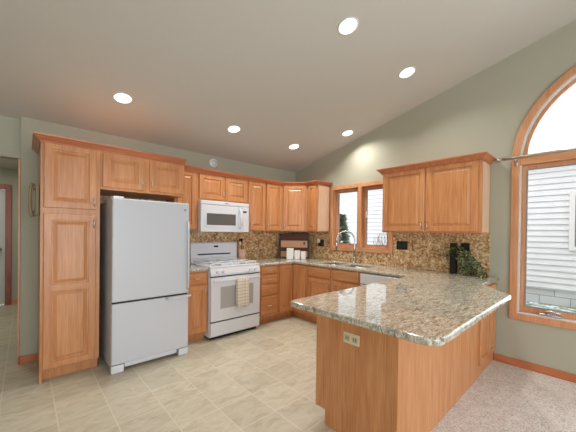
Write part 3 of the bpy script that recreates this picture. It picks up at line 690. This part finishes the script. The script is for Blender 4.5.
# ------------------------------------------------------------ microwave
mw = thing('microwave', 'white over-the-range microwave with grey window', 'microwave', ((RX0+RX1)/2, -.2, 1.36))
Q = lambda n, bm, m, p=None, s=False: loc(obj(n, bm, m, p or mw, s), mw)
Q('body', bx(RX0, RX1, -.375, -.008, 1.362, 1.783, .004), M['white'])
md = Q('door', bx(RX0, -1.512, -.402, -.376, 1.364, 1.728, .006), M['white'])
Q('window', bx(-2.008, -1.560, -.4045, -.401, 1.455, 1.612, .001), M['mwin'], md)
b = bmesh.new()
for a in rect(-2.03, -1.538, 1.43, 1.64): pass
fsh = sheet('window_surround', [rect(-2.035, -1.533, 1.425, 1.645), rect(-2.008, -1.560, 1.455, 1.612)], .006, .002, M['white'], XZ(-.407)); loc(fsh, mw); fsh.parent = md
b = bmesh.new(); tube(b, [(-1.487, -.40, 1.69), (-1.487, -.435, 1.66), (-1.487, -.440, 1.55), (-1.487, -.432, 1.45), (-1.487, -.40, 1.42)], .018, 10); Q('handle', b, M['white'], md, True)
cpn = Q('control_panel', bx(-1.508, RX1, -.402, -.376, 1.364, 1.728, .006), M['white'])
Q('display', bx(-1.435, -1.375, -.4045, -.401, 1.645, 1.67), M['black'], cpn)
b = bmesh.new()
for r_ in range(5):
    for c_ in range(3): box(b, -1.445+.035*c_, -1.42+.035*c_, -.4035, -.4015, 1.43+.036*r_, 1.452+.036*r_)
Q('keypad', b, M['vinylw'], cpn)
gq = Q('vent_grille', bx(RX0, RX1, -.402, -.376, 1.732, 1.783, .005), M['white'])
Q('badge', bx(-1.74, -1.68, -.404, -.4015, 1.752, 1.764), M['grey'], gq)
# ------------------------------------------------------------ things on the worktop
b = bmesh.new(); lathe(b, [(.001, 0), (.058, 0), (.058, .18), (.050, .18), (.050, .01), (.001, .008)], (0, 0, 0), 28)
ck = obj('utensil_crock', b, M['crock'], None, True); ck.location = (-1.262, -.12, .9155); tag(ck, 'pale pinkish utensil crock standing right of the stove', 'crock')
def utensil(nm, x, y, tx, ty, h, mt, lb, flat):
    b = bmesh.new(); p0 = Vector((x, y, .012)); p1 = Vector((tx, ty, h)); tube(b, [p0, p1], .0055, 8)
    d = (p1-p0).normalized()
    c = p1+d*.035
    if flat: prism(b, [(c.x-.027, c.z-.04), (c.x+.027, c.z-.04), (c.x+.031, c.z+.035), (c.x-.031, c.z+.035)], c.y-.004, c.y+.004, 'Y')
    else:
        r = bmesh.ops.create_icosphere(b, subdivisions=2, radius=1); 
        for v in r['verts']: v.co = Vector((v.co.x*.024, v.co.y*.008, v.co.z*.036))+c
    o = obj(nm, b, mt, None, True); o.location = (-1.262, -.12, .9155); tag(o, lb, 'utensil')
utensil('spatula', .004, .018, .0, .03, .27, M['black'], 'black turner spatula upright in the crock by the stove', True)
utensil('wooden_spoon', -.02, .0, -.034, -.004, .235, M['utwood'], 'pale wooden spoon leaning left in the utensil crock', False)
utensil('wooden_spoon', .025, -.01, .036, -.012, .215, M['utwood'], 'pale wooden spoon leaning right in the utensil crock', False)
# cutting board across the corner
cbd = thing('cutting_board', 'large striped walnut and maple cutting board leaning across the corner', 'cutting board', (-.262, -.262, .9155), -PI/4)
Wd, Hd = .52, .425; tilt = Matrix.Rotation(-.10, 4, 'X')
def stripe(z0, z1, mt, nm):
    b = bx(-Wd/2+.025, Wd/2-.025, -.014, .014, z0, z1)
    bmesh.ops.transform(b, matrix=tilt, verts=b.verts); return obj(nm, b, mt, cbd)
zs = [.02, .105, .185, .285, .345, .405]; zs = [.018, .11, .185, .30, .405]
stripe(.018, .115, M['maple'], 'stripe')['label'] = 'maple stripe'
stripe(.115, .185, M['walnut'], 'stripe')['label'] = 'walnut stripe'
stripe(.185, .305, M['maple'], 'stripe')['label'] = 'maple stripe'
stripe(.305, .405, M['walnut'], 'stripe')['label'] = 'walnut stripe'
b = bmesh.new()
for a in ((-Wd/2, -Wd/2+.025, 0, Hd), (Wd/2-.025, Wd/2, 0, Hd), (-Wd/2+.025, Wd/2-.025, 0, .018), (-Wd/2+.025, Wd/2-.025, .405, Hd)): box(b, a[0], a[1], -.015, .015, a[2], a[3])
bmesh.ops.transform(b, matrix=tilt, verts=b.verts); obj('dark_edge', b, plain('dark_edge_wood', srgb(36, 26, 24), .4), cbd)
b = bx(.165, .19, -.0175, -.013, .235, .285, .002); bmesh.ops.transform(b, matrix=tilt, verts=b.verts); obj('finger_slot', b, M['black'], cbd)
# canisters
for i, (x, y, r, h, lb) in enumerate(((-.480, -.395, .058, .185, 'tallest white canister, left of three before the cutting board'), (-.385, -.470, .046, .150, 'middle white canister of the three before the cutting board'), (-.290, -.520, .042, .135, 'shortest white canister, right of three before the cutting board'))):
    t = thing('canister', lb, 'canister', (x, y, .9155), -PI/4, 'white canisters in the corner')
    obj('jar', bx(-r, r, -r*.8, r*.8, 0, h-.014, .006), M['ceramic'], t); obj('lid', bx(-r*1.0, r*1.0, -r*.8, r*.8, h-.0135, h, .004), M['ceramic'], t)
# faucet
fc = thing('faucet', 'tall chrome gooseneck faucet behind the sink under the window', 'faucet', (-.10, -1.42, .9155))
b = bmesh.new(); lathe(b, [(.001, 0), (.030, 0), (.028, .008), (.022, .014), (.019, .09), (.016, .10), (.001, .10)], (0, 0, 0), 24); obj('base', b, M['chrome'], fc, True)
# the spout swings towards the left bowl
dv = Vector((-.62, .78, 0)).normalized(); b = bmesh.new(); pts = [Vector((0, 0, .10)), Vector((0, 0, .22)), Vector((0, 0, .345))]; R_ = .135
for k in range(1, 15):
    a = PI*k/14; pts.append(Vector((0, 0, .345))+dv*(R_-R_*math.cos(a))+Vector((0, 0, R_*math.sin(a))))
pts.append(pts[-1]+Vector((0, 0, -.05))); tube(b, pts, .012, 12); obj('spout', b, M['chrome'], fc, True)
b = bmesh.new(); e = pts[-1]; tube(b, [e+Vector((0, 0, .01)), e-Vector((0, 0, .02)), e-Vector((0, 0, .10))], [.013, .017, .015], 12); obj('spray_head', b, M['chrome'], fc, True)
b = bmesh.new(); tube(b, [(0, 0, .07), (0, -.03, .075), (-.01, -.085, .10)], [.009, .007, .006], 8); obj('lever', b, M['chrome'], fc, True)
# vase and plant
vs = obj('vase', bmesh.new(), M['black']) ; bpy.data.objects.remove(vs)
b = bmesh.new(); rings_v = []
for s, z in ((.029, 0), (.031, .01), (.031, .34), (.031, .352), (.026, .352), (.026, .05)):
    rings_v.append([b.verts.new((a*s, c*s, z)) for a, c in ((-1, -1), (1, -1), (1, 1), (-1, 1))])
for A, B in zip(rings_v, rings_v[1:]):
    for k in range(4): b.faces.new((A[k], A[(k+1) % 4], B[(k+1) % 4], B[k]))
b.faces.new(rings_v[0][::-1]); b.faces.new(rings_v[-1])
o = obj('tall_vase', b, M['black']); o.location = (-.065, -2.775, .9155); tag(o, 'tall slim black square vase on the worktop behind the trailing plant', 'vase')
random.seed(11)
pt = thing('trailing_plant', 'green and cream variegated plant trailing over the worktop in the right corner', 'plant', (-.15, -2.92, .9155))
b = bmesh.new(); sb = bmesh.new(); top = Vector((.07, .09, .30))
def leaf(c, d, s):
    d = d.normalized(); a = d.cross(Vector((random.uniform(-1, 1), random.uniform(-1, 1), random.uniform(-1, 1)))).normalized(); n_ = d.cross(a)*.12
    P_ = [c, c+(d*.35+a*.34+n_)*s, c+(d*.75+a*.22+n_*.5)*s, c+d*s, c+(d*.75-a*.22+n_*.5)*s, c+(d*.35-a*.34+n_)*s]
    m_ = c+d*.5*s-n_*s*.3
    V_ = [b.verts.new(p) for p in P_]; mm = b.verts.new(m_)
    for k in range(6): b.faces.new((V_[k], V_[(k+1) % 6], mm))
for i in range(64):
    u = random.random()**.8; end = Vector((random.uniform(-.07, .12), .06-.26*u, .015+.15*(1-u)*random.random()**2))
    if i < 3: end = Vector((.06+.03*random.random(), .22-.06*random.random(), .17+.06*random.random()))
    mid = top.lerp(end, .5)+Vector((random.uniform(-.05, .01), random.uniform(-.03, .03), .05*random.random()+.02))
    P_ = [top*(1-t)**2+mid*2*t*(1-t)+end*t*t for t in [k/10 for k in range(11)]]
    P_ = [Vector((min(p.x, .135), p.y, max(p.z, .006))) for p in P_]
    tube(sb, P_, .0018, 4)
    for k, p in enumerate(P_[1:]):
        for _ in range(3):
            d = Vector((random.uniform(-1, .2), random.uniform(-1, 1), random.uniform(-.5, .8))); s = random.uniform(.020, .034)
            q = p+d*.008; 
            if q.z+d.normalized().z*s < .002: d.z = abs(d.z)
            if q.x+s > .14: d.x = -abs(d.x)
            leaf(q, d, s)
obj('foliage', b, M['leaf'], pt); obj('stem', sb, M['conifer'], pt)
for k in range(1):
    pass
# ------------------------------------------------------------ outlets, plates, phone, detector, rod
def plate(nm, label, y0, y1, z0, z1, mt, dmt, group=None):
    t = thing(nm, label, 'outlet', (-.0067, (y0+y1)/2, z0), 0, 'black outlet plates on the right wall backsplash')
    o = obj('cover_plate', bx(-.0125, -.0068, y0, y1, z0, z1, .002), mt, t); loc(o, t)
    n_ = max(1, round((y1-y0)/.07))
    for k in range(n_):
        c = y0+(y1-y0)*(k+.5)/n_; o = obj('socket', bx(-.0145, -.0124, c-.016, c+.016, z0+.02, z1-.02, .001), dmt, t); loc(o, t)
    return t
sat = plain('satin_black', srgb(32, 32, 34), .3)
plate('wall_outlet', 'black outlet plate under the narrow cabinet left of the sink window', -.735, -.61, 1.135, 1.25, M['black'], sat)
plate('wall_outlet', 'black double switch plate between the sink window and the plant', -2.195, -2.042, 1.155, 1.27, M['black'], sat)
plate('wall_outlet', 'black outlet plate just right of the tall vase, half hidden by the plant', -2.925, -2.835, 1.15, 1.272, M['black'], sat)
pa = thing('power_adapter', 'small white plug adapter in the black outlet beside the cutting board', 'adapter', (-.03, -.63, 1.2))
o = obj('adapter_body', bx(-.05, -.0148, -.655, -.607, 1.195, 1.262, .005), M['ceramic'], pa); loc(o, pa)
b = bmesh.new(); tube(b, [(-.035, -.63, 1.262), (-.04, -.62, 1.30), (-.09, -.56, 1.34), (-.15, -.50, 1.372), (-.17, -.48, 1.38)], .004, 6); o = obj('cord', b, M['crock'], pa, True); loc(o, pa)
# peninsula outlet
po = thing('peninsula_outlet', 'ivory double outlet plate on the end panel of the peninsula', 'outlet', (-2.2, -2.852, .64))
loc(obj('cover_plate', bx(-2.2065, -2.2005, -2.913, -2.790, .640, .712, .002), M['ivory'], po), po)
for c in (-2.822, -2.882):
    so = loc(obj('socket', bx(-2.2085, -2.2064, c-.020, c+.020, .658, .694, .001), plain('outlet_face', srgb(190, 180, 150), .4), po), po)
    b = bmesh.new(); box(b, -2.2092, -2.2084, c-.010, c-.006, .668, .685); box(b, -2.2092, -2.2084, c+.006, c+.010, .668, .685); loc(obj('slot', b, M['black'], so), po)
# phone on pantry side
ph = thing('wall_phone', 'tan corded wall phone hanging on the left side of the pantry', 'telephone', (XP, -.35, 1.48))
b = bx(XP-.028, XP-.001, -.41, -.30, 1.50, 1.78, .006); loc(obj('phone_base', b, M['tan'], ph), ph)
b = bmesh.new(); tube(b, [(XP-.045, -.355, 1.485), (XP-.062, -.355, 1.53), (XP-.068, -.355, 1.64), (XP-.062, -.355, 1.76), (XP-.045, -.355, 1.80)], [.020, .014, .012, .014, .020], 12)
loc(obj('handset', b, M['tan'], ph, True), ph)
for z_ in (1.735, 1.525): loc(obj('cradle', bx(XP-.046, XP-.027, -.375, -.335, z_, z_+.02, .002), M['black'], ph), ph)
# smoke detector
sdm = thing('smoke_detector', 'round white smoke detector on the wall above the left cabinets', 'smoke detector', (-1.712, 0, 2.39))
obj('housing', lathe(bmesh.new(), [(.001, -.001), (.066, -.001), (.066, -.018), (.052, -.032), (.001, -.034)], (0, 0, 0), 32, 'Y'), M['ceramic'], sdm, True)
obj('sensor_ring', lathe(bmesh.new(), [(.030, -.0335), (.036, -.0335), (.036, -.039), (.030, -.039), (.030, -.0335)], (0, 0, 0), 32, 'Y', False), M['grey'], sdm)
# curtain rod
rd = thing('curtain_rod', 'brushed nickel curtain rod across the arched window at transom height', 'curtain rod', (-.09, -3.2, 2.165))
b = bmesh.new(); tube(b, [(-.09, -3.235, 2.165), (-.09, -5.3, 2.165)], .016, 14); loc(obj('rod', b, M['nickel'], rd, True), rd)
b = bmesh.new(); tube(b, [(-.09, -3.172, 2.165), (-.09, -3.180, 2.165), (-.09, -3.192, 2.165), (-.09, -3.205, 2.165), (-.09, -3.216, 2.165), (-.09, -3.228, 2.165), (-.09, -3.242, 2.165)], [.004, .011, .018, .019, .011, .008, .016], 14); loc(obj('finial', b, M['nickel'], rd, True), rd)
b = bmesh.new(); tube(b, [(-.024, -3.34, 2.13), (-.075, -3.34, 2.13), (-.09, -3.34, 2.152)], .006, 8); box(b, -.027, -.0225, -3.355, -3.325, 2.09, 2.16, .002); loc(obj('bracket', b, M['nickel'], rd, True), rd)
# downlights
tilt_c = math.atan(SL)
names = ('recessed ceiling light nearest above the pantry', 'recessed ceiling light above the microwave side', 'recessed ceiling light nearest the room corner', 'large recessed ceiling light at the top of the picture', 'recessed ceiling light toward the arched window', 'small recessed ceiling light nearest the sink window wall')
for (x, y), lb in zip(((-3.082, -.743), (-1.825, -.76), (-.764, -.757), (-1.814, -2.504), (-.778, -2.518), (-.307, -1.412)), names):
    t = thing('ceiling_light', lb, 'ceiling light', (x, y, ceil_z(y)), 0, 'recessed ceiling lights'); t.rotation_euler = (-tilt_c, 0, 0)
    obj('trim_ring', lathe(bmesh.new(), [(.074, -.001), (.088, -.001), (.086, -.007), (.074, -.005), (.074, -.001)], (0, 0, 0), 40, 'Z', False), M['ceramic'], t, True)
    obj('diffuser', lathe(bmesh.new(), [(.001, -.001), (.0745, -.001), (.0745, -.004), (.001, -.0045)], (0, 0, 0), 40), M['lamp'], t)
    l = bpy.data.lights.new('downlight', 'AREA'); l.shape = 'DISK'; l.size = .15; l.energy = LAMP_W; l.color = LAMP_COL; l.spread = 2.4
    lo_ = bpy.data.objects.new('downlight', l); C.objects.link(lo_); lo_.parent = t; lo_.location = (0, 0, -.012)
